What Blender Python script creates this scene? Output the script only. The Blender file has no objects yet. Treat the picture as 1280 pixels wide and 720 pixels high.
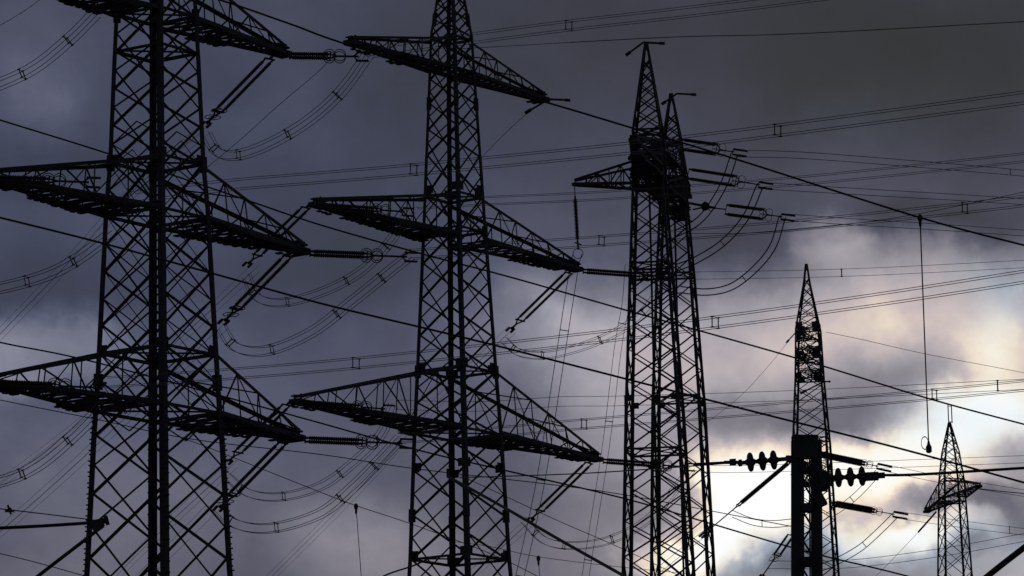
import bpy, math, random
from mathutils import Vector, Matrix
random.seed(7)
SC = bpy.context.scene
COL = SC.collection
# ------------------------------------------------------------------ camera
F = 5800.0                       # focal length in pixels of the 1280 px wide photograph
PITCH = math.radians(10.6)
ROLL = math.radians(1.05)
CAMZ = 1.7
cam = bpy.data.cameras.new("camera"); co = bpy.data.objects.new("camera", cam); COL.objects.link(co)
cam.sensor_width = 36.0; cam.lens = F / 1280.0 * 36.0
cam.clip_start = 0.5; cam.clip_end = 20000
co.location = (0, 0, CAMZ)
CAMROT = Matrix.Rotation(math.pi / 2 + PITCH, 3, 'X') @ Matrix.Rotation(-ROLL, 3, 'Z')
co.rotation_euler = CAMROT.to_euler()
SC.camera = co
SC.view_settings.view_transform = 'Standard'; SC.view_settings.look = 'None'
SC.view_settings.exposure = 0.0; SC.view_settings.gamma = 1.0
SC.view_settings.use_curve_mapping = False

# ------------------------------------------------------------------ sky
SUN_EL, SUN_AZ = math.radians(9.0), math.radians(3.5)     # behind the cloud at lower right
W = bpy.data.worlds.new("World"); SC.world = W; W.use_nodes = True
nt = W.node_tree; nt.nodes.clear()
def N(t, **k):
    n = nt.nodes.new(t)
    for a, b in k.items(): setattr(n, a, b)
    return n
def put(sock, v):
    if isinstance(v, (int, float)): sock.default_value = v
    else: nt.links.new(v, sock)
def M(op, a, b=0.0, c=None):
    n = N('ShaderNodeMath', operation=op); put(n.inputs[0], a); put(n.inputs[1], b)
    if c is not None: put(n.inputs[2], c)
    return n.outputs[0]
tc = N('ShaderNodeTexCoord').outputs['Generated']
def noise(scale, detail, rough, w=0.0, sx=1.0, sz=1.0):
    mp = N('ShaderNodeMapping'); nt.links.new(tc, mp.inputs[0])
    mp.inputs['Scale'].default_value = (sx, 1, sz); mp.inputs['Location'].default_value = (w, w * .7, w * .3)
    n = N('ShaderNodeTexNoise'); nt.links.new(mp.outputs[0], n.inputs['Vector'])
    n.inputs['Scale'].default_value = scale; n.inputs['Detail'].default_value = detail; n.inputs['Roughness'].default_value = rough
    return n
sep = N('ShaderNodeSeparateXYZ'); nt.links.new(tc, sep.inputs[0])
az = M('ARCTAN2', sep.outputs[0], sep.outputs[1]); el = M('ARCSINE', sep.outputs[2])
w1 = noise(13, 5, .58, 3.1); w2 = noise(34, 5, .62, 7.7)
s1 = N('ShaderNodeSeparateColor'); nt.links.new(w1.outputs['Color'], s1.inputs[0])
s2 = N('ShaderNodeSeparateColor'); nt.links.new(w2.outputs['Color'], s2.inputs[0])
def warp(base, a, b, ka, kb):
    return M('ADD', base, M('ADD', M('MULTIPLY', M('SUBTRACT', a, .5), ka), M('MULTIPLY', M('SUBTRACT', b, .5), kb)))
# X, Y: direction in units of 1/5800 rad, measured from the left / upper edge of the view
X = warp(M('MULTIPLY_ADD', az, F, 640.0), s1.outputs[0], s2.outputs[0], 120, 150)
Y = warp(M('MULTIPLY_ADD', M('SUBTRACT', el, PITCH), -F, 360.0), s1.outputs[1], s2.outputs[1], 90, 120)
def blob(x, y, rx, ry, amp, p=1.0):
    dx = M('MULTIPLY', M('SUBTRACT', X, x), 1.0 / rx); dy = M('MULTIPLY', M('SUBTRACT', Y, y), 1.0 / ry)
    r2 = M('ADD', M('MULTIPLY', dx, dx), M('MULTIPLY', dy, dy))
    if p != 1.0: r2 = M('POWER', r2, p)
    return M('MULTIPLY', M('EXPONENT', M('MULTIPLY', r2, -1.0)), amp)
mr = N('ShaderNodeMapRange'); nt.links.new(Y, mr.inputs[0])
mr.inputs[1].default_value = 60; mr.inputs[2].default_value = 760; mr.inputs[3].default_value = 60; mr.inputs[4].default_value = 108
L = mr.outputs[0]
BL = [(10, 435, 130, 42, 58, 1.5), (30, 30, 130, 70, 26, 1.4), (25, 115, 70, 50, 18, 1.4), (300, 30, 90, 60, 8), (95, 345, 170, 55, -16, 1.4), (110, 215, 190, 60, -14, 1.3),
      (330, 170, 110, 50, 10), (560, 200, 200, 90, -4), (430, 350, 150, 60, -16), (690, 410, 150, 75, 34, 1.3), (700, 395, 26, 34, 16), (870, 455, 215, 105, 76, 1.5),
      (1048, 310, 52, 34, 52, 1.6), (1150, 395, 190, 80, 76, 1.6), (1290, 480, 90, 100, 52, 1.3), (1160, 288, 150, 26, -24, 1.4), (930, 320, 70, 36, -18),
      (1130, 90, 260, 120, -14), (985, 538, 120, 24, -26, 1.4), (1050, 440, 230, 110, 14), (740, 560, 110, 50, 22), (620, 610, 70, 40, -10), (820, 575, 70, 40, 8),
      (1270, 700, 240, 130, 70), (250, 640, 200, 80, 6), (470, 670, 110, 60, 30, 1.3), (560, 600, 120, 80, -10), (870, 700, 110, 50, 40), (1010, 640, 160, 60, 60)]
for b in BL: L = M('ADD', L, blob(*b))
for b in [(925, 632, 74, 52, 118, 1.7), (1105, 600, 115, 40, 105, 1.6), (1225, 548, 100, 42, 105, 1.5), (1270, 480, 60, 40, 50), (1075, 688, 70, 28, 92, 1.6),
          (1145, 640, 52, 18, -66, 1.4), (978, 706, 52, 20, -50, 1.6), (1235, 648, 45, 18, -65, 1.5), (1150, 675, 55, 18, 60, 1.3), (1275, 680, 34, 22, -60, 1.5),
          (1200, 706, 50, 12, -40, 1.4), (850, 692, 60, 30, 105, 1.5), (885, 660, 32, 26, 50, 1.2), (1050, 560, 50, 12, -26, 1.2)]:
    L = M('ADD', L, blob(*b))
n1 = noise(17, 6, .5, 1.3, 1.0, 1.25); n2 = noise(60, 5, .6, 5.3, 1.0, 1.2)
nf = M('ADD', M('MULTIPLY', M('SUBTRACT', n1.outputs[0], .5), 1.0), M('MULTIPLY', M('SUBTRACT', n2.outputs[0], .5), .30))
L = M('MULTIPLY', L, M('MULTIPLY_ADD', nf, .8, 1.0))
cr = N('ShaderNodeValToRGB'); nt.links.new(M('MULTIPLY', L, 1 / 300.0), cr.inputs[0])
def lin(c): return tuple(((v / 255 + .055) / 1.055) ** 2.4 if v > 10 else v / 255 / 12.92 for v in c) + (1,)
stops = [(30, (38, 41, 45)), (50, (47, 51, 62)), (66, (59, 63, 80)), (90, (82, 84, 102)), (125, (122, 120, 132)),
         (160, (161, 156, 164)), (190, (202, 187, 186)), (212, (236, 220, 200)), (238, (252, 244, 226)), (285, (255, 255, 255))]
e = cr.color_ramp.elements
def fill(e, st):
    e[0].position = st[0][0] / 300.0; e[0].color = lin(st[0][1]); e[1].position = st[-1][0] / 300.0; e[1].color = lin(st[-1][1])
    for p, c in st[1:-1]: e.new(p / 300.0).color = lin(c)
fill(e, stops)
# cool tint where the thin cloud lets blue sky through
def mix(f, a, b, bt='MIX'):
    m = N('ShaderNodeMix', data_type='RGBA', blend_type=bt); put(m.inputs[0], f)
    for s, v in ((6, a), (7, b)):
        if isinstance(v, tuple): m.inputs[s].default_value = v
        else: nt.links.new(v, m.inputs[s])
    return m.outputs[2]
cool = M('ADD', M('ADD', blob(985, 702, 85, 30, 1.0), blob(1225, 552, 110, 38, .9)), M('ADD', blob(1268, 390, 60, 60, .6), blob(1180, 700, 120, 34, .7)))
cool = M('MINIMUM', cool, 1.0)
cb = N('ShaderNodeValToRGB'); nt.links.new(M('MULTIPLY', L, 1 / 300.0), cb.inputs[0])
e = cb.color_ramp.elements
bs = [(40, (44, 50, 58)), (100, (92, 102, 116)), (160, (148, 166, 182)), (215, (200, 217, 230)), (260, (236, 245, 251))]
fill(e, bs)
colr = mix(cool, cr.outputs[0], cb.outputs[0])
colr = mix(M('MINIMUM', blob(200, 300, 640, 330, 1.0, 1.3), 1.0), colr, mix(1.0, colr, (.86, .97, 1.12, 1), 'MULTIPLY'))
green = M('MINIMUM', blob(1130, 90, 200, 110, 1.0), 1.0)
colr = mix(green, colr, mix(1.0, colr, (.86, .93, .84, 1), 'MULTIPLY'))
sky = N('ShaderNodeTexSky', sky_type='NISHITA'); sky.sun_disc = False
sky.sun_elevation = SUN_EL; sky.sun_rotation = SUN_AZ
bg1 = N('ShaderNodeBackground'); nt.links.new(colr, bg1.inputs[0]); bg1.inputs[1].default_value = 1.0
bg2 = N('ShaderNodeBackground'); nt.links.new(sky.outputs[0], bg2.inputs[0]); bg2.inputs[1].default_value = .06
ms = N('ShaderNodeMixShader'); ms.inputs[0].default_value = .01
nt.links.new(bg1.outputs[0], ms.inputs[1]); nt.links.new(bg2.outputs[0], ms.inputs[2])
out = N('ShaderNodeOutputWorld'); nt.links.new(ms.outputs[0], out.inputs[0])
sl = bpy.data.lights.new("sun", 'SUN'); so = bpy.data.objects.new("sun", sl); COL.objects.link(so)
sl.energy = .5; sl.angle = math.radians(14); sl.color = (1, .9, .78)
sd = Vector((math.sin(SUN_AZ) * math.cos(SUN_EL), math.cos(SUN_AZ) * math.cos(SUN_EL), math.sin(SUN_EL)))
so.rotation_euler = sd.to_track_quat('Z', 'Y').to_euler()

# ------------------------------------------------------------------ helpers
def up(px, py, d):
    "world point at distance d (metres along Y) seen in the direction of photo pixel px, py"
    v = CAMROT @ Vector(((px - 640) / F, (360 - py) / F, -1.0))
    return Vector((v.x / v.y * d, d, CAMZ + v.z / v.y * d))
def pix(p):
    c = CAMROT.transposed() @ (Vector(p) - Vector((0, 0, CAMZ)))
    return (640 + F * c.x / -c.z, 360 - F * c.y / -c.z)
def mat(name, c1, c2, rough, metal=0.0, scale=6.0, bump=0.0):
    m = bpy.data.materials.new(name); m.use_nodes = True; t = m.node_tree; b = t.nodes['Principled BSDF']
    g = t.nodes.new('ShaderNodeTexCoord'); n = t.nodes.new('ShaderNodeTexNoise'); r = t.nodes.new('ShaderNodeValToRGB')
    n.inputs['Scale'].default_value = scale; n.inputs['Detail'].default_value = 5
    t.links.new(g.outputs['Object'], n.inputs['Vector']); t.links.new(n.outputs[0], r.inputs[0])
    r.color_ramp.elements[0].position = .35; r.color_ramp.elements[0].color = c1 + (1,)
    r.color_ramp.elements[1].position = .65; r.color_ramp.elements[1].color = c2 + (1,)
    t.links.new(r.outputs[0], b.inputs['Base Color']); b.inputs['Roughness'].default_value = rough; b.inputs['Metallic'].default_value = metal
    if bump:
        bp = t.nodes.new('ShaderNodeBump'); bp.inputs['Strength'].default_value = bump
        t.links.new(n.outputs[0], bp.inputs['Height']); t.links.new(bp.outputs[0], b.inputs['Normal'])
    return m
STEEL = mat('dark_painted_steel', (.020, .022, .022), (.035, .036, .036), .75, 0, 3)
GALV = mat('weathered_galvanised_steel', (.04, .042, .045), (.075, .076, .08), .7, 0, 3)
ALU = mat('weathered_aluminium_wire', (.10, .10, .105), (.17, .17, .175), .6, .3, 2)
ROPE = mat('blackened_copper_wire', (.02, .02, .02), (.035, .032, .03), .6, .3, 2)
GLAZE = mat('brown_glazed_porcelain', (.03, .016, .012), (.04, .02, .014), .6, 0, 8)
GRASS = mat('dry_winter_meadow', (.035, .045, .018), (.08, .075, .035), .95, 0, .05, .4)

class MB:
    def __init__(s): s.v = []; s.f = []
    def quadstrip(s, rings, closed=True, caps=True):
        n = len(rings[0]); o = len(s.v)
        for r in rings: s.v += [tuple(p) for p in r]
        for i in range(len(rings) - 1):
            for j in range(n):
                a = o + i * n + j; b = o + i * n + (j + 1) % n
                s.f.append((a, b, b + n, a + n))
        if caps:
            s.f.append(tuple(o + j for j in range(n - 1, -1, -1)))
            s.f.append(tuple(o + (len(rings) - 1) * n + j for j in range(n)))
    def frame(s, p0, p1, hint=None):
        d = (p1 - p0).normalized()
        h = hint if hint is not None else (Vector((0, 0, 1)) if abs(d.z) < .95 else Vector((1, 0, 0)))
        a = d.cross(h)
        if a.length < 1e-4: a = d.cross(Vector((0, 1, 0)))
        a.normalize(); b = a.cross(d).normalized()
        return a, b
    def bar(s, p0, p1, w, h=None, hint=None):
        p0 = Vector(p0); p1 = Vector(p1); h = h or w
        a, b = s.frame(p0, p1, hint); a = a * w / 2; b = b * h / 2
        s.quadstrip([[p + a + b, p - a + b, p - a - b, p + a - b] for p in (p0, p1)])
    def angle(s, p0, p1, w, hint=None, out=None):
        "rolled steel angle: L section with flange w; heel turned towards out"
        p0 = Vector(p0); p1 = Vector(p1); d = (p1 - p0).normalized(); t = w * .14
        if out is None: a, b = s.frame(p0, p1, hint)
        else:
            o = Vector(out); o = (o - d * o.dot(d)).normalized(); q = d.cross(o)
            a = (-o + q).normalized(); b = (-o - q).normalized()
        pr = [(0, 0), (w, 0), (w, t), (t, t), (t, w), (0, w)]
        off = (a + b) * (-w * .35)
        s.quadstrip([[p + off + a * x + b * y for x, y in pr] for p in (p0, p1)])
    def tube(s, pts, r, n=6):
        pts = [Vector(p) for p in pts]; rings = []
        rr = r if isinstance(r, (list, tuple)) else [r] * len(pts)
        a = None
        for i, p in enumerate(pts):
            d = (pts[min(i + 1, len(pts) - 1)] - pts[max(i - 1, 0)]).normalized()
            if a is None: a, _ = s.frame(p, p + d)
            a = (a - d * a.dot(d)).normalized(); b = a.cross(d)
            rings.append([p + (a * math.cos(k * 2 * math.pi / n) + b * math.sin(k * 2 * math.pi / n)) * rr[i] for k in range(n)])
        s.quadstrip(rings)
    def lathe(s, p0, p1, prof, n=10):
        "prof: (fraction along p0-p1, radius)"
        p0 = Vector(p0); p1 = Vector(p1); a, b = s.frame(p0, p1)
        s.quadstrip([[p0.lerp(p1, t) + (a * math.cos(k * 2 * math.pi / n) + b * math.sin(k * 2 * math.pi / n)) * r for k in range(n)] for t, r in prof])
    def ring(s, c, nrm, R, r, n=20, m=5, sq=1.0, a=None):
        c = Vector(c); nrm = Vector(nrm).normalized()
        if a is None: a, b = s.frame(c, c + nrm)
        else: a = Vector(a); a = (a - nrm * a.dot(nrm)).normalized(); b = nrm.cross(a)
        o = len(s.v)
        for i in range(n):
            th = 2 * math.pi * i / n; e_ = a * math.cos(th) + b * math.sin(th) * sq
            for j in range(m):
                ph = 2 * math.pi * j / m
                s.v.append(tuple(c + e_ * R + (e_ * math.cos(ph) + nrm * math.sin(ph)) * r))
        for i in range(n):
            for j in range(m):
                s.f.append((o + i * m + j, o + ((i + 1) % n) * m + j, o + ((i + 1) % n) * m + (j + 1) % m, o + i * m + (j + 1) % m))
    def build(s, name, m, parent=None):
        me = bpy.data.meshes.new(name)
        org = Vector((0, 0, 0))
        if parent is None and s.v:
            xs = list(zip(*s.v)); org = Vector([(min(c) + max(c)) / 2 for c in xs])
        inv = parent.matrix_basis.inverted() if (parent is not None and parent.parent is None) else None
        if parent is not None and parent.parent is not None: inv = parent.parent.matrix_basis.inverted()
        if inv is not None: vs = [tuple(inv @ Vector(p)) for p in s.v]
        else: vs = [tuple(Vector(p) - org) for p in s.v]
        me.from_pydata(vs, [], s.f); me.update()
        me.materials.append(m)
        o = bpy.data.objects.new(name, me); COL.objects.link(o)
        if parent is not None: o.parent = parent
        else: o.location = org
        return o
def tag(o, label=None, cat=None, group=None, kind=None):
    if label: o['label'] = label
    if cat: o['category'] = cat
    if group: o['group'] = group
    if kind: o['kind'] = kind
    return o
def empty(name, loc, label, cat, group=None):
    o = bpy.data.objects.new(name, None); COL.objects.link(o); o.location = loc; o.empty_display_size = .5
    return tag(o, label, cat, group)

# ------------------------------------------------------------------ ground
g = MB(); n = 24; S = 9000
for i in range(n + 1):
    for j in range(n + 1):
        x = (i / n - .5) * 2 * S; y = (j / n - .5) * 2 * S
        g.v.append((x, y, 0))
for i in range(n):
    for j in range(n):
        a = i * (n + 1) + j; g.f.append((a, a + n + 1, a + n + 2, a + 1))
tag(g.build('ground', GRASS), kind='structure')

# ------------------------------------------------------------------ lattice towers
def tower_frame(px, py, d, azdeg):
    "world transform of the tower and z for a photo row on its axis"
    p = up(px, py, d); X0, Y0 = p.x, d
    az_ = math.radians(azdeg)
    u = Vector((math.sin(az_), math.cos(az_), 0)); v = Vector((-u.y, u.x, 0))
    def z(row):
        lo, hi = -50.0, 300.0
        for _ in range(50):
            m_ = (lo + hi) / 2
            if pix((X0, Y0, m_))[1] > row: lo = m_
            else: hi = m_
        return lo
    def P(a, b, zz): return Vector((X0, Y0, 0)) + u * a + v * b + Vector((0, 0, zz))
    return X0, Y0, u, v, z, P
def interp(prof, z):
    if z <= prof[0][0]:
        (z0, a0), (z1, a1) = prof[0], prof[1]
        return a0 + (a1 - a0) * (z - z0) / (z1 - z0)
    for (z0, a0), (z1, a1) in zip(prof, prof[1:]):
        if z <= z1: return a0 + (a1 - a0) * (z - z0) / (z1 - z0)
    return prof[-1][1]
CS = [(1, 1), (-1, 1), (-1, -1), (1, -1)]
def tower(spec):
    X0, Y0, u, v, z, P = tower_frame(spec['px'], spec['py'], spec['d'], spec['az'])
    root = empty('lattice_pylon', (X0, Y0, 0), spec['label'], 'pylon', 'lattice pylons')
    k = spec['d'] / F
    ray = math.atan2(X0, Y0); df = math.radians(spec['az']) - ray
    wf = abs(math.sin(df)) + abs(math.cos(df))
    prof = sorted([(z(r), hw * k / wf) for r, hw in spec['prof']])
    zb = 0.0; zt = prof[-1][0]
    A = lambda zz: interp(prof, zz)
    lw, bw = spec['leg'], spec['brace']
    # tiers
    rows = spec['tiers']; zs = sorted(z(r) for r in rows)
    step = (zs[1] - zs[0]) * 1.25; zz = zs[0]; low = []
    while zz - step > 1.5: zz -= step; low.append(zz); step *= 1.12
    zs = [0.0] + sorted(low) + zs
    brk = [0.0] + [p[0] for p in prof if p[0] > 0]
    # legs
    for sx, sy in CS:
        m = MB()
        for z0, z1 in zip(brk, brk[1:]):
            w = lw * (1.0 if z1 < spec.get('zthin', 1e9) else .7)
            t = (z0 + z1) / 2
            w = lw * (1.0 - .42 * min(1, max(0, (t - zs[len(zs) // 3]) / (zt - zs[len(zs) // 3]))))
            m.angle(P(sx * A(z0), sy * A(z0), z0), P(sx * A(z1), sy * A(z1), z1), w, out=u * sx + v * sy)
        # splice plates and climbing bolts
        for zz in (zs[1:-1:4] if spec['d'] < 300 else []):
            m.bar(P(sx * A(zz), sy * A(zz), zz - .35), P(sx * A(zz + .35), sy * A(zz + .35), zz + .35), lw * 1.12 * (1.0 - .42 * min(1, max(0, (zz - zs[len(zs) // 3]) / (zt - zs[len(zs) // 3])))), hint=u)
        if spec.get('bolts') and (sx, sy) in spec['bolts']:
            zz = 1.5; q = 0
            while zz < z(spec['boltrow']):
                c = P(sx * A(zz), sy * A(zz), zz)
                if q % 2: dd = u * sx
                else: dd = v * sy
                m.bar(c, c + dd * .27 + Vector((0, 0, .01)), .06)
                zz += spec.get('boltstep', .3); q += 1
        m.build('leg', GALV if spec.get('galv') else STEEL, root)
    ST = GALV if spec.get('galv') else STEEL
    # bracing panels: X on each face, neighbouring faces staggered by half a tier
    faces = [((1, -1), (1, 1), 0), ((-1, -1), (1, -1), 1), ((-1, 1), (-1, -1), 0), ((1, 1), (-1, 1), 1)]
    for c0, c1, stag in faces:
        lv = list(zs)
        if stag and spec.get('stagger', True):
            lv = [zs[0]] + [(a + b) / 2 for a, b in zip(zs, zs[1:])] + [zs[-1]]
        for gi in range(0, len(lv) - 1):
            z0, z1 = lv[gi], lv[gi + 1]
            if z1 - z0 < .05: continue
            m = MB(); a0, a1 = A(z0) * .985, A(z1) * .985
            w = bw * (.75 + .25 * (1 - z0 / zt))
            nrm = (u * (c0[0] + c1[0]) + v * (c0[1] + c1[1]))
            m.angle(P(c0[0] * a0, c0[1] * a0, z0), P(c1[0] * a1, c1[1] * a1, z1), w, hint=nrm)
            m.angle(P(c1[0] * a0 * .99, c1[1] * a0 * .99, z0), P(c0[0] * a1 * .99, c0[1] * a1 * .99, z1), w * .8, hint=nrm)
            if spec.get('redundant') and z0 >= z(spec['redundant']) - .1 and z1 < z(150):
                zm = (z0 + z1) / 2; am = A(zm) * .985; w2 = w * .45
                L_ = lambda c, aa, q: P(c[0] * aa, c[1] * aa, q)
                mt0 = (L_(c0, a0, z0) + L_(c1, a0, z0)) / 2; mt1 = (L_(c0, a1, z1) + L_(c1, a1, z1)) / 2
                for c_ in (c0, c1):
                    m.angle(mt0, L_(c_, am, zm), w2, hint=nrm); m.angle(L_(c_, am, zm), mt1, w2, hint=nrm)
            if spec.get('ring_every') and gi % spec['ring_every'] == 0 and z0 > 1:
                m.bar(P(c0[0] * a0, c0[1] * a0, z0), P(c1[0] * a0, c1[1] * a0, z0), w * .8)
            m.build('cross_brace', ST, root)
    # rings with plan bracing and gusset plates
    for r in spec.get('rings', []):
        zz = z(r); a = A(zz); m = MB()
        for (x0, y0), (x1, y1) in zip(CS, CS[1:] + CS[:1]):
            m.angle(P(x0 * a, y0 * a, zz), P(x1 * a, y1 * a, zz), bw * 1.1)
        m.bar(P(a, a, zz), P(-a, -a, zz), bw * .6); m.bar(P(-a, a, zz + .06), P(a, -a, zz + .06), bw * .6)
        m.build('horizontal_frame', ST, root)
    for r in spec.get('gussets', []):
        zz = z(r); a = A(zz); gs = spec.get('gs', .5)
        for x0, y0 in CS:
            m = MB()
            c = P(x0 * a, y0 * a, zz)
            m.bar(c - u * x0 * gs * .5 - v * y0 * .03, c - u * x0 * gs * .5 - v * y0 * .03 + Vector((0, 0, gs)), gs, .03, hint=v)
            m.bar(c - v * y0 * gs * .5 - u * x0 * .03, c - v * y0 * gs * .5 - u * x0 * .03 + Vector((0, 0, gs * .9)), .03, gs, hint=v)
            m.build('gusset_plate', ST, root)
    tips = {}
    for name, a_ in spec.get('arms', {}).items():
        tips[name] = crossarm(root, P, u, v, A, z(a_['row']), a_, bw, ST, lw, spec['d'])
    if spec.get('ladder'):
        m = MB(); z1 = z(spec['ladder']); h = 1.5; dx = spec.get('ladx', 0.0); lww = .28
        m.bar(P(dx - lww, 0, 0), P(dx - lww, 0, z1), .09); m.bar(P(dx + lww, 0, 0), P(dx + lww, 0, z1), .09)
        zz = 1
        while zz < z1: m.bar(P(dx - lww, 0, zz), P(dx + lww, 0, zz), .05); zz += .55
        m.build('ladder', ST, root)
    root['foot'] = 1
    fm = MB()
    for sx, sy in CS:
        fm = MB(); a = A(0); fm.lathe(P(sx * a, sy * a, -.3), P(sx * a, sy * a, .45), [(0, .7), (.8, .6), (1, .5)], 12)
        fm.build('concrete_footing', ST, root)
    del root['foot']
    return dict(root=root, P=P, z=z, A=A, tips=tips, u=u, v=v)

def crossarm(root, P, u, v, A, z0, a_, bw, ST, lw, spec_d):
    H = a_['h']; res = {}
    for s, Lm in ((-1, a_['L'][0]), (1, a_['L'][1])):
        if not Lm: continue
        tw = a_.get('tw', .22); n_ = a_.get('n', 5)
        ab, at = A(z0), A(z0 + H)
        lo = lambda t, q: P(s * (ab + (Lm - ab) * t), q * (ab + (tw - ab) * t), z0)
        hi = lambda t, q: P(s * (at + (Lm - .25 - at) * t), q * (at + (tw - at) * t), z0 + H + (.32 - H) * t)
        m = MB()
        # tip head: end plates and hanger lugs
        m.bar(P(s * (Lm - .9), 0, z0), P(s * (Lm + .12), 0, z0), 2 * tw + .2, .26)
        m.bar(P(s * (Lm - .25), -tw, z0), P(s * (Lm - .25), -tw, z0 + .42), .1); m.bar(P(s * (Lm - .25), tw, z0), P(s * (Lm - .25), tw, z0 + .42), .1)
        m.bar(P(s * (Lm - .8), 0, z0 + .36), P(s * (Lm + .05), 0, z0 + .3), 2 * tw, .08)
        arm = m.build('crossarm', ST, root)
        cw = a_.get('cw', lw * .75)
        for q in (-1, 1):
            m = MB(); m.angle(lo(0, q), lo(1, q), cw, out=v * q - Vector((0, 0, 1))); m.build('lower_chord', ST, arm)
            m = MB(); m.angle(hi(0, q), hi(1, q), cw * .8, out=v * q + Vector((0, 0, 1))); m.build('upper_chord', ST, arm)
            m = MB()
            for i in range(1, n_ + 1):
                t0, t1 = (i - 1) / n_, i / n_
                if i < n_: m.angle(lo(t1, q), hi(t1, q), bw * .5)
                if i % 2: m.angle(lo(t0 + .001, q), hi(t1, q), bw * .48)
                else: m.angle(hi(t0 + .001, q), lo(t1, q), bw * .48)
            m.build('side_bracing', ST, arm)
        m = MB(); nn = n_ * 2 + 1 if spec_d < 300 else n_ + 1
        for i in range(nn):
            t0, t1 = i / nn, (i + 1) / nn
            m.bar(lo(t0, -1), lo(t1, 1), bw * .6); m.bar(lo(t0, 1) + Vector((0, 0, .05)), lo(t1, -1) + Vector((0, 0, .05)), bw * .6)
            m.bar(lo(t1, -1), lo(t1, 1), bw * .6)
        m.build('floor_bracing', ST, arm)
        m = MB()
        for i in range(n_): m.bar(hi(i / n_, 1 if i % 2 else -1), hi((i + 1) / n_, -1 if i % 2 else 1), bw * .45)
        m.build('top_bracing', ST, arm)
        if a_.get('deck'):
            m = MB(); rng = random.Random(int(z0 * 10) + s); pl = a_['deck']; t = 0.02
            W_ = lambda t: ab + (tw - ab) * t
            while t < .97:
                t2 = min(1, t + rng.uniform(1.2, 2.2) / (Lm - ab)); dense = rng.random() < pl[0]
                if dense:
                    for q in (-1, 1):       # boards along the chords, lapped
                        off = Vector((0, 0, -.1 if rng.random() < .5 else .06))
                        m.bar(lo(t, q * .93) + off, lo(min(1, t2 + .01), q * .93) + off, .34, .10)
                    k_ = t
                    while k_ < t2:          # cross boards sticking out past the chords
                        w_ = max(W_(k_), .35) + rng.uniform(.12, .3); dz_ = Vector((0, 0, -.16))
                        c_ = lo(k_, 0) + dz_
                        part = 1.0 if rng.random() < pl[1] else .42
                        for q in ((-1, 1) if part < 1 else (1,)):
                            e0 = c_ + v * q * w_; e1 = c_ + v * (q * w_ * (1 - part) if part < 1 else -w_)
                            m.bar(e0, e1, .26, .07, hint=Vector((0, 0, 1)))
                        k_ += .46 / (Lm - ab)
                else:
                    m.bar(lo(t, .93) + Vector((0, 0, -.05)), lo(min(1, t2 + .01), .93) + Vector((0, 0, -.05)), .2, .08)
                    m.bar(lo(t, -.93) + Vector((0, 0, -.05)), lo(min(1, t2 + .01), -.93) + Vector((0, 0, -.05)), .2, .08)
                t = t2
            m.build('walkway', ST, arm)
        res[s] = P(s * (Lm - .05), 0, z0 - .05)
    return res

AZ = 35.5
TA = tower(dict(px=197, py=400, d=200, az=AZ, leg=.29, brace=.125, redundant=545, label='large three-armed lattice pylon at the far left, the nearest and thickest one',
    prof=[(860, 98), (700, 88), (545, 80), (490, 76), (320, 67), (260, 64), (205, 59), (70, 53), (10, 50), (-60, 44), (-330, 10)],
    tiers=[698, 618, 545, 478, 408, 341, 272, 205, 158, 112, 66, 20, -28, -80, -140, -210, -330],
    rings=[516, 443, 272, 205, 66, 20, -28], gussets=[443, 205, -25], gs=.4,
    bolts=[(1, 1), (-1, -1), (1, -1), (-1, 1)][:2] and [(1, 1), (-1, -1), (1, -1), (-1, 1)], boltstep=.24, boltrow=512,
    arms=dict(low=dict(row=516, L=(10.9, 9.9), h=2.6, deck=(.6, .3), cw=.2, n=4), mid=dict(row=272, L=(11.3, 10.4), h=2.3, deck=(.6, .3), cw=.2, n=5),
              top=dict(row=22, L=(9.2, 9.2), h=2.3, deck=(.6, .3), cw=.2, n=5)), ))
TB = tower(dict(px=570, py=400, d=250, az=AZ, leg=.25, brace=.125, label='three-armed lattice pylon left of centre, its slanting arms widest at the bottom',
    prof=[(860, 74), (700, 62), (545, 54.5), (465, 49.5), (290, 39), (195, 34), (80, 27.5), (45, 26), (-80, 2)],
    tiers=[700, 645, 590, 543, 504, 465, 420, 375, 330, 290, 247, 195, 163, 130, 100, 72, 45, 25, 5, -15, -35, -55, -80],
    rings=[700, 543, 465, 290, 247, 90, 50], gussets=[700, 590, 465, 243], gs=.5,
    arms=dict(low=dict(row=541, L=(14.3, 13.4), h=3.35, deck=(.5, .2), cw=.2, n=6), mid=dict(row=299, L=(12.5, 11.8), h=2.2, deck=(.5, .2), cw=.2, n=6),
              top=dict(row=91, L=(9.3, 8.8), h=1.7, deck=(.25, .1), cw=.17, n=6))))
TC = tower(dict(px=816, py=400, d=330, az=8.0, leg=.27, brace=.13, label='twin pylon with a hanging insulator under its short left arm',
    prof=[(860, 52), (720, 45), (500, 36), (340, 27.5), (235, 21.5), (165, 20), (53, 1.5)],
    tiers=[700, 655, 610, 565, 520, 480, 440, 402, 366, 332, 298, 266, 235, 205, 180, 160, 140, 122, 106, 90, 75, 53],
    rings=[565, 332, 345, 235, 205, 180, 165], gussets=[505, 235], gs=.5, ladder=200, ladx=-.2, stagger=False,
    arms=dict(upper=dict(row=211, L=(10.0, 8.5), h=1.9, cw=.2, n=6), lower=dict(row=224, L=(9.0, 7.0), h=1.6, deck=(.5, .3), cw=.2, n=7))))
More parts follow.
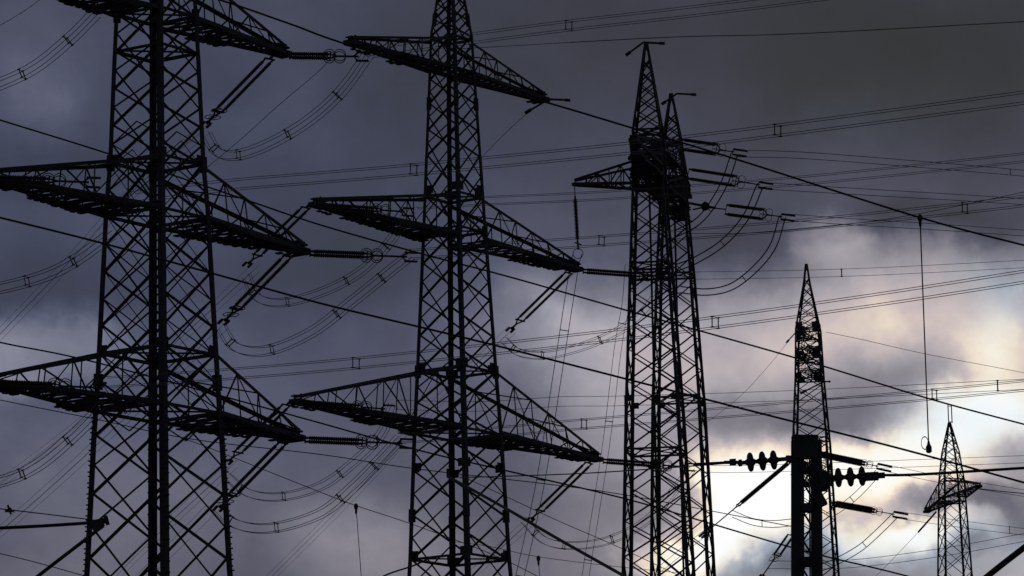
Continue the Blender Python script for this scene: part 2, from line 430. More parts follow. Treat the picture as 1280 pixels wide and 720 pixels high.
TC2 = tower(dict(px=846, py=400, d=352, az=9.0, leg=.27, brace=.13, label='twin pylon carrying three stacked strings on its right side',
    prof=[(860, 47), (720, 40), (500, 33), (340, 24), (270, 19), (175, 12.5), (117, 1.5)],
    tiers=[690, 640, 590, 545, 500, 460, 422, 385, 350, 318, 288, 262, 240, 220, 200, 184, 170, 157, 144, 117],
    rings=[500, 345, 270, 240, 180], gussets=[505, 262], gs=.5, ladder=260, ladx=.3, stagger=False,
    arms=dict(upper=dict(row=216, L=(11.0, 9.5), h=2.0, deck=(.6, .35), cw=.22, n=8), lower=dict(row=254, L=(7.0, 6.5), h=1.8, deck=(.8, .5), cw=.2, n=6))))
TD = tower(dict(px=1013, py=500, d=400, az=10.0, leg=.24, brace=.10, label='slender pylon with a dense dark head, standing behind the solid steel mast',
    prof=[(860, 34), (720, 29.5), (550, 23.5), (475, 18.5), (412, 16), (355, 4.5), (330, 1.2)],
    tiers=[712, 680, 648, 616, 586, 558, 532, 507, 484, 463, 445, 428, 412, 398, 385, 372, 360, 348, 330],
    rings=[550, 475, 445, 412], gussets=[475, 412], gs=.6, stagger=False,
    arms=dict(upper=dict(row=430, L=(6.5, 6.0), h=1.1, cw=.1, n=5), lower=dict(row=458, L=(7.5, 7.0), h=1.4, cw=.11, n=5),
              lowest=dict(row=596, L=(9.5, 8.5), h=1.7, deck=(.7, .5), cw=.17, n=8))))
TE = tower(dict(px=1190, py=620, d=470, az=168.5, leg=.25, brace=.10, label='small distant pylon near the right edge with one tilted arm',
    prof=[(860, 27), (720, 21.5), (600, 16), (565, 11), (528, 1.2)],
    tiers=[716, 690, 665, 640, 618, 600, 584, 570, 558, 548, 539, 528],
    rings=[628, 600], gussets=[], stagger=False,
    arms=dict(mid=dict(row=624, L=(9.4, 9.4), h=1.8, cw=.2, n=6))))

# ------------------------------------------------------------------ side arm of the twin pylon with its hanging post insulator
def side_arm():
    P, A, z, root = TC['P'], TC['A'], TC['z'], TC['root']
    z0 = z(232); z1 = z(205); a = A(z0)
    tip = up(718, 231, 330)
    b = [P(-a, a, z0), P(a, a, z0)]
    u_, v_ = TC['u'], TC['v']
    m = MB(); m.bar(tip + Vector((-.1, -.25, 0)), tip + Vector((.5, .25, 0)), .3, .22)
    arm = m.build('crossarm', STEEL, root)
    for q in (0, 1):
        m = MB(); m.angle(b[q], tip + Vector((0, .2 * (q * 2 - 1), 0)), .2); m.build('lower_chord', STEEL, arm)
        t_ = b[q] + Vector((0, 0, z1 - z0))
        m = MB(); m.angle(t_, tip + Vector((0, .2 * (q * 2 - 1), .3)), .16); m.build('upper_chord', STEEL, arm)
        m = MB()
        for i in range(1, 5):
            l0 = b[q].lerp(tip, (i - 1) / 5); l1 = b[q].lerp(tip, i / 5); h1 = t_.lerp(tip + Vector((0, 0, .3)), i / 5); h0 = t_.lerp(tip + Vector((0, 0, .3)), (i - 1) / 5)
            m.bar(l1, h1, .08); m.bar(l0 if i % 2 else h0, h1 if i % 2 else l1, .08)
        m.build('side_bracing', STEEL, arm)
    m = MB()
    for i in range(8): m.bar(b[i % 2].lerp(tip, i / 8), b[(i + 1) % 2].lerp(tip, (i + 1) / 8), .09)
    m.build('floor_bracing', STEEL, arm)
    return tip
SIDE = side_arm()

# ------------------------------------------------------------------ insulators
def shed_profile(L_, core=.055, shed=.11, pitch=.115, margin=.06):
    n = max(4, int(L_ / pitch)); pr = [(0, core * .8), (margin * .99, core * .8)]
    for i in range(n):
        t = margin + (1 - 2 * margin) * (i + .25) / n; dt = (1 - 2 * margin) / n
        pr += [(t, core), (t + dt * .35, shed), (t + dt * .5, shed * .95), (t + dt * .6, core)]
    return pr + [(1 - margin * .99, core * .8), (1, core * .8)]
def string(p0, p1, label, sep=.45, group='strain insulator strings', rods=2, shed=.115, rings=True, tail=.25, hw=.12, sepdir=None, frac=(.07, .80)):
    shed *= .8
    "double tension string: link plates, shed rods, yokes, grading rings, clamp tails"
    p0 = Vector(p0); p1 = Vector(p1); d = (p1 - p0).normalized(); L_ = (p1 - p0).length
    s_ = Vector(sepdir).normalized() if sepdir is not None else (Vector((0, 0, 1)) - d * d.z).normalized()
    s_ = (s_ - d * s_.dot(d)).normalized(); w_ = d.cross(s_)
    root = empty('insulator_string', p0, label, 'insulator', group)
    q0, q1 = p0.lerp(p1, frac[0]), p0.lerp(p1, frac[1])
    m = MB(); m.bar(p0, q0, .09); m.bar(q0 - s_ * (sep / 2 + .08), q0 + s_ * (sep / 2 + .08), .10, .06); m.build('inner_yoke', STEEL, root)
    m = MB(); m.bar(q1 - s_ * (sep / 2 + .12), q1 + s_ * (sep / 2 + .12), .12, .06)
    m.bar(q1 - s_ * sep / 2, q1 + d * .35, .07); m.bar(q1 + s_ * sep / 2, q1 + d * .35, .07); m.bar(q1 + d * .3, p1, .08); m.build('outer_yoke', STEEL, root)
    for k_ in ([-1, 1] if rods == 2 else [0]):
        m = MB(); a, b = q0 + s_ * k_ * sep / 2, q1 + s_ * k_ * sep / 2
        m.lathe(a, b, shed_profile((b - a).length, shed=shed, core=shed * .68), 9); m.build('shed_rod', GLAZE, root)
        if rings:
            for pp in (q1 - d * .05, q1 + d * .45):
                m = MB(); m.ring(pp + s_ * k_ * sep * .3, w_ * .9 + d * .35, .27, .022, a=d); m.build('grading_ring', STEEL, root)
    for k_ in (-1, 1):
        m = MB(); c = p1 + s_ * k_ * .2; m.bar(p1 - d * .25, c, .06); m.bar(c - d * .1, c + d * tail, hw, hw * .7); m.build('clamp', STEEL, root)
    return p1

def spline(pts, n=None):
    pts = [Vector(p) for p in pts]
    if len(pts) == 2: return [pts[0].lerp(pts[1], i / 8) for i in range(9)]
    out_ = []; n = n or 8
    e_ = [pts[0] * 2 - pts[1]] + pts + [pts[-1] * 2 - pts[-2]]
    for i in range(1, len(e_) - 2):
        a, b, c, d = e_[i - 1], e_[i], e_[i + 1], e_[i + 2]
        for k_ in range(n):
            t = k_ / n
            out_.append(.5 * ((2 * b) + (c - a) * t + (2 * a - 5 * b + 4 * c - d) * t * t + (3 * b - a - 3 * c + d) * t ** 3))
    out_.append(pts[-1]); return out_
def path(px, d0, d1, n=None):
    L_ = [0]
    for a, b in zip(px, px[1:]): L_.append(L_[-1] + math.hypot(a[0] - b[0], a[1] - b[1]))
    return spline([up(p[0], p[1], d0 + (d1 - d0) * l / L_[-1]) for p, l in zip(px, L_)], n)
def wire(px, d0, d1, r, label, name='overhead_wire', cat='wire', group='single overhead wires', m_=None):
    m = MB(); m.tube(path(px, d0, d1), r, 6); o = m.build(name, m_ or ROPE)
    return tag(o, label, cat, group)
def at(pts, t):
    i = min(len(pts) - 2, max(0, int(t * (len(pts) - 1)))); f = t * (len(pts) - 1) - i
    return pts[i].lerp(pts[i + 1], f), (pts[i + 1] - pts[i]).normalized()
def atpx(pts, x):
    q = [pix(p)[0] for p in pts]
    for i in range(len(q) - 1):
        if (q[i] - x) * (q[i + 1] - x) <= 0: return (i + (x - q[i]) / (q[i + 1] - q[i] + 1e-9)) / (len(q) - 1)
    return .5
def bundle(px, d0, d1, label, n=4, sep=.4, r=.0135, spx=(), name='conductor_bundle', cat='conductor', group='bundled conductors of the long spans', m_=None, vert=None):
    pts = path(px, d0, d1)
    root = empty(name, pts[0], label, cat, group)
    ds = pts[-1] - pts[0]; side = Vector((ds.y, -ds.x, 0)).normalized() if abs(ds.x) + abs(ds.y) > .3 else Vector((1, 0, 0))
    ups = Vector((0, 0, 1))
    if n == 4: offs = [side * a * sep / 2 + ups * b * sep / 2 for a in (-1, 1) for b in (-1, 1)]
    elif vert is not None: offs = [Vector(vert) * k_ * sep / 2 for k_ in (-1, 1)]
    else: offs = [ups * k_ * sep / 2 for k_ in (-1, 1)]
    Q = []
    for o in offs:
        m = MB()
        q_ = []
        for i_, p in enumerate(pts):
            if n == 4:
                tg = (pts[min(i_ + 1, len(pts) - 1)] - pts[max(i_ - 1, 0)]).normalized(); nn_ = tg.cross(side).normalized()
                if nn_.z < -.2: nn_ = -nn_
                q_.append(p + side * o.dot(side) + nn_ * o.z)
            elif vert is not None:
                tg = (pts[min(i_ + 1, len(pts) - 1)] - pts[max(i_ - 1, 0)]).normalized()
                q_.append(p + tg.cross(Vector((0, 1, 0))).normalized() * o.dot(Vector(vert).normalized()) * Vector(vert).length / 1.0)
            else: q_.append(p + o)
        Q.append(q_); m.tube(q_, r, 5); m.build('conductor', m_ or ALU, root)
    for x in spx:
        c, d = at(pts, atpx(pts, x) if not (0 < x < 1) else x)
        m = MB(); tt = atpx(pts, x) if not (0 < x < 1) else x; cs = [at(q_, tt)[0] for q_ in Q]; ex = lambda i, j, f: cs[i] + (cs[i] - cs[j]) * f
        if n == 4:
            for i, j in ((0, 1), (2, 3)): m.bar(ex(i, j, .06), ex(j, i, .06), .042)
            m.bar(cs[0], cs[2], .016); m.bar(cs[1], cs[3], .016)
        else: m.bar(ex(0, 1, .07), ex(1, 0, .07), .06)
        for o in cs: m.bar(o - d * .07, o + d * .07, .045)
        m.build('spacer', ROPE, root)
    return root
def dl(tip, dx, dy, dd, label, **k):
    "string leaving a tip by so many photo pixels and metres of depth"
    a = pix(tip); p1 = up(a[0] + dx, a[1] + dy, tip.y + dd); return string(tip, p1, label, **k)
EXEC_SIDE = Vector((1, .3, .25))
# pylon A (nearest)
A_ = TA['tips']; B_ = TB['tips']
lev = dict(top='topmost', mid='middle', low='bottom')
for l in ('top', 'mid', 'low'):
    for s in (1, -1):
        sd_ = 'right' if s == 1 else 'left'
        t = A_[l][s]
        dl(t, 92 if l == 'top' else 130, 1 if l == 'top' else 5, -1.0, f'sideways strain string at the {sd_} tip of the nearest pylon\'s {lev[l]} arm', sep=.17, shed=.135, tail=.5, frac=(.07, .62))
        dl(t + Vector((-.5, -.2, 0)), -84, 86, 3.2, f'sloping strain string under the {sd_} tip of the nearest pylon\'s {lev[l]} arm', sep=.45, sepdir=EXEC_SIDE, rings=True, frac=(.06, .82))
for l in ('mid', 'low'):
    for s in (1, -1):
        sd_ = 'right' if s == 1 else 'left'
        t = B_[l][s]
        dl(t, 112, 8, -1.0, f'sideways strain string at the {sd_} tip of the left-of-centre pylon\'s {lev[l]} arm', sep=.17, shed=.135, tail=.5, frac=(.07, .7))
        dl(t + Vector((-.3, -.2, 0)), -76, 74, 3.0, f'sloping strain string under the {sd_} tip of the left-of-centre pylon\'s {lev[l]} arm', sep=.5, sepdir=EXEC_SIDE, rings=False, frac=(.05, .85))
# quad jumper loops
def J(px, d0, d1, label, spx=(.12, .35, .6, .82), **k):
    bundle(px, d0, d1, label, spx=spx, name='jumper_loop', cat='jumper', group='drooping jumper loops', r=k.pop('r', .015), **k)
J([(258, 168), (272, 190), (295, 194), (330, 183), (380, 155), (425, 116), (462, 66)], 210, 207, 'four-wire jumper loop drooping below the nearest pylon\'s top right tip')
J([(276, 408), (295, 434), (335, 438), (390, 415), (440, 377), (480, 345), (514, 318)], 211, 208, 'four-wire jumper loop drooping below the nearest pylon\'s middle right tip')
J([(268, 632), (295, 655), (340, 660), (400, 642), (440, 610), (470, 580), (500, 548)], 211, 208, 'four-wire jumper loop drooping below the nearest pylon\'s bottom right tip')
J([(-140, 70), (-120, 112), (-60, 125), (0, 105), (45, 83), (88, 48), (120, 16)], 194, 191, 'four-wire jumper loop in the upper left corner beside the nearest pylon')
J([(-100, 320), (-95, 350), (-50, 368), (0, 360), (55, 345), (95, 325), (140, 292)], 194, 191, 'four-wire jumper loop left of the nearest pylon between middle and bottom arms')
J([(-100, 560), (-95, 595), (-50, 608), (0, 602), (45, 583), (88, 548), (132, 505)], 194, 191, 'four-wire jumper loop left of the nearest pylon under its bottom arm')
J([(308, 345), (322, 372), (355, 378), (405, 364), (450, 340), (485, 305), (514, 262)], 243, 240, 'four-wire jumper loop drooping from the left-of-centre pylon\'s middle left tip')
J([(284, 595), (310, 616), (350, 621), (400, 608), (440, 580), (475, 545), (492, 506)], 243, 240, 'four-wire jumper loop drooping from the left-of-centre pylon\'s bottom left tip')
J([(630, 425), (650, 441), (690, 443), (750, 425), (800, 395), (838, 345)], 262, 259, 'four-wire jumper loop left of the twin pylons from the middle right tip')
J([(655, 650), (680, 675), (715, 682), (765, 674), (815, 645), (866, 584)], 262, 259, 'four-wire jumper loop left of the twin pylons from the bottom right tip')
# spans of four conductors to the right
Bd = lambda px, d0, d1, lab, spx, **k: bundle(px, d0, d1, lab, spx=spx, **k)
Bd([(462, 66), (590, 48), (711, 32), (850, 16), (1010, -4), (1300, -44)], 207, 182, 'four-wire span crossing the top centre beside the middle pylon\'s peak', [711])
Bd([(165, 247), (281, 232), (400, 222), (517, 212), (770, 187), (972, 163), (1280, 122), (1400, 104)], 190, 160, 'four-wire span crossing the dark heads of the twin pylons', [517, 972])
Bd([(514, 318), (640, 309), (752, 301), (980, 283), (1206, 260), (1320, 246)], 208, 188, 'four-wire span rising right just above the pale cloud, its spacer right of the pendant wire', [752, 1206])
Bd([(130, 478), (281, 468), (445, 454), (700, 427), (894, 403), (1100, 374), (1280, 346), (1400, 327)], 190, 160, 'four-wire span rising right across the slender pylon below its peak', [445, 894])
Bd([(500, 548), (620, 540), (730, 530), (950, 512), (1168, 493), (1400, 470)], 208, 188, 'four-wire span passing low behind the hanging weight wire', [730, 1168])
Bd([(496, 506), (600, 508), (700, 502), (781, 501), (1000, 494), (1247, 482), (1400, 474)], 240, 220, 'two-wire span with a spacer at the right edge above the small distant pylon', [781, 1247], n=2, sep=.5)
Bd([(520, 256), (610, 251), (760, 244), (1000, 226), (1290, 196), (1400, 184)], 240, 220, 'four-wire span level with the middle arm behind the twin pylons', [], r=.014)
Bd([(838, 345), (1052, 341), (1280, 330), (1420, 322)], 259, 250, 'two-wire span crossing the very tip of the slender pylon', [1052], n=2, sep=.42)
Bd([(866, 584), (940, 586), (1280, 574), (1420, 568)], 259, 250, 'two-wire span passing close to the shoulder of the small distant pylon', [], n=2, sep=.4)
# conductors running away down-left from the sloping strings
k_ = 0
FAR = [((320, 335), (200, 445), (60, 560), (-120, 690), 'left-of-centre pylon, middle left tip', 254), ((258, 160), (170, 235), (70, 345), (-90, 510), 'nearest pylon, top right tip', 212),
       ((280, 405), (180, 500), (60, 612), (-110, 760), 'nearest pylon, middle right tip', 212), ((292, 580), (200, 665), (120, 745), (60, 800), 'left-of-centre pylon, bottom left tip', 254),
       ((262, 638), (200, 700), (120, 775), (60, 830), 'nearest pylon, bottom right tip', 212),
       ((640, 412), (540, 510), (440, 620), (300, 760), 'left-of-centre pylon, middle right tip', 264), ((670, 645), (610, 700), (540, 765), (480, 820), 'left-of-centre pylon, bottom right tip', 264)]
for a, b, c, d, w, dd in FAR:
    bundle([a, b, c, d], dd, dd + 75, f'far-running conductor group sloping down left from the {w}', n=4, sep=.4, r=.009, name='sloping_conductors', group='conductors sloping away to the lower left')
# twin pylon strings on the right
for (x0, y0, x1, y1, px, lab, ds) in [(838, 178.5, 918, 190, [(918, 193), (905, 230), (886, 262), (868, 280), (845, 292)], 'uppermost', 338),
                          (842, 214.5, 950, 231, [(950, 232), (932, 272), (903, 304), (870, 325), (845, 335)], 'second', 346),
                          (893, 260, 978, 271, [(978, 271), (966, 308), (944, 336), (915, 358), (884, 365), (850, 362)], 'lowest', 352)]:
    p0, p1 = up(x0, y0, ds), up(x1, y1, ds - 2)
    string(p0, p1, f'{lab} of three double strain strings right of the twin pylons', sep=.72, rings=True, shed=.19, tail=1.0, hw=.2, frac=(.17, .72))
    bundle(px, ds - 2, ds + 2, f'two-wire jumper loop hanging from the {lab} string right of the twin pylons', n=2, sep=.5, r=.05, spx=(.5,), vert=(1, 0, 0), name='jumper_loop', cat='jumper', group='drooping jumper loops', m_=ROPE)
# bracket pieces holding the lowest string
m = MB(); a, b = up(846, 251, 350), up(894, 260, 352)
m.bar(a, b, .16); m.bar(up(866, 262, 350), up(880, 259, 350), .1); m.lathe(up(876, 257, 350), up(888, 259, 350), [(0, .1), (.3, .38), (.6, .34), (1, .08)], 8); tag(m.build('strain_bracket', STEEL), 'short bracket holding the lowest double string of the twin pylons', 'bracket')
bundle([(918, 192), (1000, 194), (1120, 203), (1263, 215), (1400, 228)], 336, 380, 'two-wire span falling right from the uppermost double string', n=2, sep=.5, r=.025, spx=[1263], m_=ROPE)
bundle([(950, 232), (1080, 240), (1200, 247), (1290, 253), (1400, 262)], 344, 390, 'two-wire span falling right from the second double string', n=2, sep=.5, r=.025, spx=[], m_=ROPE)
bundle([(978, 271), (1060, 277), (1160, 283), (1290, 292), (1400, 300)], 350, 396, 'two-wire span falling right from the lowest double string', n=2, sep=.5, r=.025, spx=[], m_=ROPE)
# hanging insulator of the side arm and its droppers
pt, pb = SIDE, up(722, 302, 330)
root = empty('insulator_string', pt, 'long slim insulator hanging upright from the twin pylon\'s short left arm', 'insulator', 'insulators')
m = MB(); m.bar(pt, pt.lerp(pb, .2), .07); m.build('hanger_link', STEEL, root)
m = MB(); m.lathe(pt.lerp(pb, .2), pb, shed_profile((pb - pt).length * .8, core=.09, shed=.17), 10); m.build('shed_rod', GLAZE, root)
m = MB(); m.bar(pb, up(723, 312, 330), .14); m.bar(up(718, 303, 330), up(727, 306, 330), .09); m.ring(up(722.5, 317, 330), (0, 1, .1), .36, .03); m.build('clamp', STEEL, root)
bundle([(722, 316), (716, 345), (697, 467), (676, 600), (650, 720), (630, 800)], 330, 345, 'two-wire dropper falling steeply left of the twin pylons', n=2, sep=.62, r=.028, spx=(.32, .6, .8), vert=(1, 0, 0), name='dropper_wires', cat='dropper', group='steep droppers')
bundle([(786, 330), (782, 380), (772, 438), (757, 560), (735, 700), (725, 770)], 350, 362, 'two-wire dropper falling right beside the twin pylons\' left legs', n=2, sep=.55, r=.022, spx=(.3, .55, .8), vert=(1, 0, 0), name='dropper_wires', cat='dropper', group='steep droppers')

# ------------------------------------------------------------------ long diagonal wires of the railway side
wire([(120, -42), (265, -3), (360, 29), (445, 59), (690, 130), (787, 159), (920, 199), (1150, 272), (1290, 309), (1400, 336)], 90, 90, .021, 'uppermost long diagonal wire, falling past both twin pylon peaks to the right edge')
wire([(-120, 112), (0, 150), (135, 192), (305, 249), (400, 281), (530, 318), (640, 347), (780, 387), (1000, 449), (1160, 498), (1290, 533), (1400, 562)], 95, 95, .019, 'second long diagonal wire, passing under the middle arms')
wire([(-120, 243), (0, 272), (128, 304), (270, 343), (400, 379), (530, 410), (620, 432), (780, 473), (960, 519), (1130, 562), (1290, 606), (1400, 636)], 85, 85, .021, 'third long diagonal wire, running above the solid steel mast')
wire([(-120, 400), (0, 428), (120, 453), (365, 519), (520, 562), (640, 590), (780, 623), (880, 652), (1010, 690), (1110, 714), (1250, 750)], 95, 95, .018, 'fourth long diagonal wire, ending low behind the steel mast foot')
wire([(-120, 474), (0, 500), (120, 524), (240, 549), (400, 568), (520, 586), (700, 607), (800, 622), (1000, 660)], 110, 115, .012, 'thin diagonal wire carrying a small dark clamp inside the nearest pylon')
wire([(560, 596), (590, 612), (640, 640), (700, 675), (780, 720), (860, 766)], 60, 50, .019, 'thick wire falling right from the middle pylon\'s base to the bottom edge')
wire([(440, 745), (480, 720), (517, 707), (540, 696)], 70, 72, .014, 'short wire rising to the base of the left-of-centre pylon')
wire([(575, 597), (700, 593), (790, 588), (925, 578)], 75, 62, .010, 'level wire reaching the three left discs beside the steel mast')
wire([(-100, 664), (0, 660), (60, 657), (120, 653)], 60, 60, .024, 'thick level wire entering from the left edge to the nearest pylon\'s leg')
wire([(0, 757), (45, 722), (80, 695), (115, 668), (130, 655)], 60, 60, .026, 'thick stay rising from the bottom left corner to the same clamp')
wire([(1180, 770), (1230, 724), (1290, 677), (1340, 640)], 45, 43, .030, 'thickest wire, cutting across the bottom right corner')
wire([(-60, 630), (0, 636), (60, 643), (125, 651)], 70, 70, .009, 'thin wire with a small cross clamp left of the nearest pylon')
wire([(-60, 680), (0, 692), (60, 707), (140, 730)], 75, 75, .008, 'thin wire near the bottom left corner')
wire([(232, 549), (262, 560), (312, 580), (400, 615), (445, 632), (520, 657), (620, 695), (700, 735)], 110, 110, .010, 'thin wire from which the left vertical pendant hangs')
wire([(560, 676), (612, 683), (673, 696), (778, 709), (870, 718)], 120, 120, .008, 'thin wire by the short pendant near the bottom centre')
wire([(575, 594), (631, 620), (700, 652), (778, 686), (870, 730)], 130, 130, .011, 'thin wire crossing the space left of the twin pylon bases')
wire([(-20, 43), (0, 32), (30, 14), (58, -6)], 200, 210, .018, 'thin earth wire cutting the upper left corner')
wire([(420, 66), (395, 92), (350, 130), (300, 175), (240, 225)], 245, 270, .017, 'thin earth wire falling left from the middle pylon\'s topmost left tip')
wire([(658, 142), (620, 178), (580, 222)], 253, 265, .015, 'thin earth wire falling left from the topmost right tip stub')
wire([(712, 53), (850, 46), (1000, 42), (1280, 27), (1400, 20)], 240, 225, .022, 'lone thin wire rising gently to the upper right edge')
wire([(560, 62), (712, 53)], 250, 240, .018, 'short wire between the middle pylon and the lone upper right wire')
wire([(850, 292), (960, 290), (1120, 272), (1290, 238)], 300, 280, .02, 'faint wire passing above the pale cloud gap')
wire([(1032, 415), (1080, 425), (1160, 443), (1290, 468), (1400, 492)], 400, 420, .022, 'faint earth wire falling right from the slender pylon\'s head')
wire([(992, 418), (960, 458), (920, 500), (860, 545)], 400, 430, .016, 'faint earth wire falling left from the slender pylon\'s head')
# earth wire clamps at peaks
def stub(p, a, b, label, d, w=.13):
    m = MB(); q = up(*p, d); m.bar(q, up(*a, d), w); m.bar(q + Vector((0, .02, 0)), up(*b, d), w)
    m.bar(up(a[0], a[1], d), up(a[0] + (a[0] - p[0]) * .35, a[1] + (a[1] - p[1]) * .35, d), w * 1.9, w * 1.3)
    m.bar(up(b[0], b[1], d), up(b[0] + (b[0] - p[0]) * .35, b[1] + (b[1] - p[1]) * .35, d), w * 1.7)
    return tag(m.build('earth_wire_clamp', STEEL), label, 'clamp', 'earth wire clamps')
stub((804, 53), (824, 54), (788, 65), 'forked earth wire clamp on the left twin pylon\'s peak', 330)
stub((846, 117), (864, 118), (832, 127), 'forked earth wire clamp on the right twin pylon\'s peak', 352)
stub((686, 124), (706, 125), (664, 137), 'forked earth wire clamp at the middle pylon\'s topmost right tip', 256, .1)
stub((1030, 477), (1036, 477), (1008, 488), 'earth wire clamp low on the slender pylon\'s head', 398, .12)
stub((995, 415), (998, 413), (986, 425), 'earth wire clamp high on the slender pylon\'s head', 398, .1)
# clamps on the thin wires
def clampobj(px, py, d, s, label):
    m = MB(); c = up(px, py, d); m.bar(c - Vector((s, 0, .3 * s)), c + Vector((s, 0, -.3 * s)), s * .5); m.bar(c + Vector((-.4 * s, 0, s)), c + Vector((.3 * s, 0, -s)), s * .45); m.lathe(c + Vector((0, -.3 * s, 0)), c + Vector((0, .3 * s, 0)), [(0, s * .5), (1, s * .5)], 8)
    return tag(m.build('wire_clamp', STEEL), label, 'clamp', 'wire clamps')
clampobj(232, 548, 113, .05, 'small dark clamp inside the nearest pylon below its bottom arm')
clampobj(12, 637, 70, .07, 'cross-shaped clamp on the thin wire at the left edge')
m = MB(); c = up(130, 652, 60); m.bar(up(112, 655, 60), up(134, 650, 60), .08, .07); m.bar(up(132, 645, 60), up(135, 656, 60), .05, .05); m.bar(up(118, 662, 60), up(128, 655, 60), .09)
tag(m.build('wire_clamp', STEEL), 'heavy end clamp of two thick wires beside the nearest pylon\'s left leg', 'clamp', 'wire clamps')
# pendants
def pendant(top, bot, d, label, r=.012, weight=False):
    root = empty('pendant_wire', up(*top, d), label, 'pendant', 'vertical pendants')
    t, b = up(*top, d), up(*bot, d)
    m = MB(); m.lathe(t + Vector((0, 0, .05)), t + Vector((0, 0, -.22)), [(0, .025), (.2, .055), (.4, .05), (.55, .03), (.8, .03), (1, .012)], 10); m.build('clamp', STEEL, root)
    m = MB(); m.tube([t, b], r, 6); m.build('wire', ROPE, root)
    if weight:
        m = MB(); m.lathe(b + Vector((0, 0, .14)), b + Vector((0, 0, -.10)), [(0, .018), (.3, .035), (.5, .06), (.9, .06), (1, .03)], 10); m.build('weight', STEEL, root)
        m = MB(); m.ring(b + Vector((-.075, 0, .10)), (0, 1, 0), .125, .012, sq=.55, a=(0, 0, 1)); m.build('ring', STEEL, root)
pendant((1150, 271), (1161, 560), 90, 'long vertical pendant with a ring and weight at its lower end, right side', .014, True)
pendant((445, 632), (453, 740), 110, 'thin vertical pendant below the nearest and middle pylons\' jumpers, bottom centre-left', .010)
pendant((673, 697), (677, 760), 120, 'short pendant at the bottom edge right of the middle pylon', .010)
# loop wire on the small distant pylon
bundle([(1187, 506), (1188, 529)], 470, 470, 'small double link standing on the distant pylon\'s peak', n=2, sep=.35, r=.06, spx=(.08, .92), vert=(1, 0, 0), name='peak_link', cat='link', group='peak fittings', m_=ROPE)

# ------------------------------------------------------------------ railway mast with disc insulators
MD = 60.0
def mast():
    b = up(1007, 720, MD); root = empty('catenary_mast', (b.x, MD, 0), 'solid black twin-channel steel mast with a closed plate head, lower right', 'mast')
    zt = up(1007, 547, MD).z; k = MD / F
    def V(x, zz, y=0): return Vector((b.x + (x - 1007) * k, MD + y, zz))
    def X_(x, row): return up(x, row, MD)
    for x in (998.5, 1020.5):
        m = MB()
        w = 14.8 * k
        lo = up(x - (1 if x < 1007 else 0), 720, MD); hi = up(x - 1, 549, MD)
        ext = lo + (lo - hi) * (lo.z / (hi.z - lo.z))
        # channel: web and two flanges
        m.bar(ext, hi, w * .9, .012, hint=Vector((0, 1, 0)))
        for q in (-1, 1): m.bar(ext + Vector((q * w / 2, .09, 0)), hi + Vector((q * w / 2, .09, 0)), .012, .18, hint=Vector((0, 1, 0)))
        m.build('channel_post', STEEL, root)
    m = MB(); m.bar(X_(1006.5, 573), X_(1006, 547), 29.5 * k, .22, hint=Vector((0, 1, 0))); m.bar(X_(1006, 548), X_(1006, 545), 33 * k, .26, hint=Vector((0, 1, 0)))
    m.build('head_plate', STEEL, root)
    for r0, r1 in ((590, 584), (640, 630), (708, 697), (775, 764), (842, 831)):
        m = MB(); m.bar(X_(1009, r0), X_(1009, r1), 12 * k, .20, hint=Vector((0, 1, 0))); m.build('batten_plate', STEEL, root)
    m = MB()
    rr_ = (586, 604, 622, 640, 658, 676, 694, 712, 730)
    for i, r in enumerate(rr_[:-1]): m.bar(X_(1004 if i % 2 else 1015, r), X_(1015 if i % 2 else 1004, rr_[i + 1]), .025)
    m.build('lacing', STEEL, root)
    for r0, r1 in ((595, 640),):
        m = MB(); m.bar(X_(1024, 600), X_(1034, 598), .16, .2); m.bar(X_(1022, 612), X_(1033, 607), .10); m.bar(X_(1020, 628), X_(1030, 622), .12, .16)
        m.bar(X_(1031, 632), X_(1024, 618), .08)
        m.build('side_bracket', STEEL, root)
    m = MB(); m.bar(X_(986, 573), X_(996, 573), .07); m.ring(X_(987, 574), (0, 1, 0), .035, .014); m.build('anchor_eye', STEEL, root)
    m = MB(); m.bar(Vector((b.x, MD, -.3)), Vector((b.x, MD, .4)), .9, .9); m.build('concrete_footing', STEEL, root)
mast()
def disc_string(p0, p1, xs, label):
    "xs: photo columns of the discs"
    a, b = up(*p0, MD), up(*p1, MD)
    root = empty('disc_insulator', a, label, 'insulator', 'porcelain disc insulators on the mast')
    m = MB(); m.tube([a, b], .028, 8)
    for t in (.05, .5, .92): m.bar(a.lerp(b, t) - (b - a) * .03, a.lerp(b, t) + (b - a) * .03, .09, .08)
    m.build('rod', STEEL, root)
    for x in xs:
        t = (x - p0[0]) / (p1[0] - p0[0]); c = a.lerp(b, t); d = (b - a).normalized()
        m = MB(); m.lathe(c - d * .068, c + d * .068, [(0, .03), (.18, .045), (.2, .075), (.26, .102), (.34, .118), (.42, .126), (.5, .129), (.58, .127), (.66, .119), (.74, .103), (.8, .076), (.82, .045), (1, .03)], 24); m.build('porcelain_disc', GLAZE, root)
disc_string((922, 579), (990, 573), (938, 953, 967), 'three-disc porcelain insulator left of the steel mast')
disc_string((1030, 598), (1100, 594), (1048, 1063, 1077.5), 'three-disc porcelain insulator right of the steel mast')
m = MB(); m.bar(up(905, 578, MD), up(926, 578, MD), .05, .04); m.bar(up(912, 578, MD), up(920, 577.5, MD), .08); m.tube([up(868, 580, MD), up(905, 578, MD)], .016)
tag(m.build('wire_clamp', STEEL), 'end clamp left of the left three discs', 'clamp', 'wire clamps')
m = MB(); m.bar(up(1080, 596, MD), up(1098, 595, MD), .13, .1); m.bar(up(1098, 594.5, MD), up(1106, 594, MD), .07)
tag(m.build('wire_clamp', STEEL), 'heavy end clamp right of the right three discs', 'clamp', 'wire clamps')
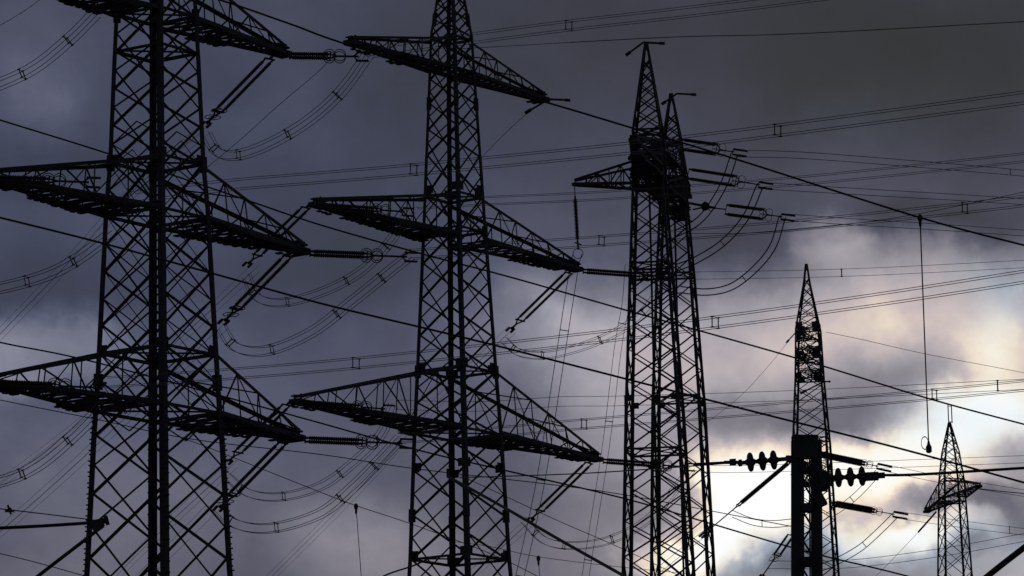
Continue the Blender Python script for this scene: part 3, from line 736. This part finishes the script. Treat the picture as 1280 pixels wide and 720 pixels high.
wire([(1098, 594), (1150, 593), (1280, 585), (1400, 578)], MD, MD - 2, .020, 'thick level wire from the right discs to the right edge')
# pylon D strings around the mast
def Ds(p0, p1, d0, d1, label, **k):
    return string(up(*p0, d0), up(*p1, d1), label, **k)
Ds((991, 574), (888, 661), 396, 400, 'long sloping string falling left from behind the mast head', sep=.3, sepdir=EXEC_SIDE, shed=.16, rings=False, frac=(.02, .66), tail=1.2, hw=.22)
Ds((989, 668), (953, 720), 396, 398, 'lower sloping string left of the mast foot', sep=.6, sepdir=EXEC_SIDE, shed=.15, rings=True, frac=(.02, .5), tail=1.0, hw=.2)
Ds((1021, 567), (1098, 583), 396, 394, 'upper string falling right from the slender pylon above the right discs', sep=.24, shed=.26, tail=1.2, hw=.24, frac=(.02, .78))
Ds((1040, 629), (1118, 643), 396, 394, 'lower string falling right from the slender pylon below the right discs', sep=.24, shed=.26, tail=1.2, hw=.24, frac=(.02, .68))
bundle([(888, 661), (860, 683), (820, 715), (760, 760)], 400, 440, 'pale wire pair running down left beyond the twin pylon bases', n=2, sep=.6, r=.022, vert=(.8, 0, .5))
bundle([(915, 642), (940, 652), (965, 655), (990, 653)], 398, 400, 'two-wire jumper just left of the mast', n=2, sep=.6, r=.035, spx=(.5,), name='jumper_loop', cat='jumper', group='drooping jumper loops', m_=ROPE)
bundle([(1118, 645), (1100, 663), (1075, 685), (1045, 702), (1020, 712)], 394, 396, 'two-wire jumper drooping right of the mast foot', n=2, sep=.55, r=.04, spx=(.45,), vert=(.6, 0, .8), name='jumper_loop', cat='jumper', group='drooping jumper loops', m_=ROPE)
bundle([(1098, 590), (1075, 615), (1055, 632), (1035, 645)], 394, 396, 'pale two-wire jumper beneath the right discs', n=2, sep=.55, r=.03, spx=(.5,), vert=(.6, 0, .8), name='jumper_loop', cat='jumper', group='drooping jumper loops')
bundle([(1098, 583), (1180, 600), (1290, 618), (1400, 636)], 394, 420, 'two-wire span crossing the small distant pylon\'s arm', n=2, sep=.6, r=.022)
bundle([(1118, 643), (1200, 655), (1290, 666), (1400, 680)], 394, 420, 'two-wire span passing below the small distant pylon\'s arm', n=2, sep=.6, r=.022, spx=[1262])
bundle([(960, 706), (1060, 705), (1180, 690), (1290, 670), (1400, 652)], 300, 280, 'two-wire span rising right across the bottom right corner', n=2, sep=.5, r=.018)
wire([(1225, 611), (1250, 614), (1290, 618), (1400, 630)], 468, 500, .05, 'wire leaving the upper tip of the small distant pylon\'s arm')
wire([(1148, 665), (1170, 640)], 475, 470, .1, 'short stub below the lower tip of the small distant pylon\'s arm')
wire([(1148, 665), (1110, 705), (1080, 735)], 475, 490, .02, 'faint wire falling left from the distant pylon\'s lower arm tip')
for q_, (x0, x1) in enumerate([(0, 0)]): pass
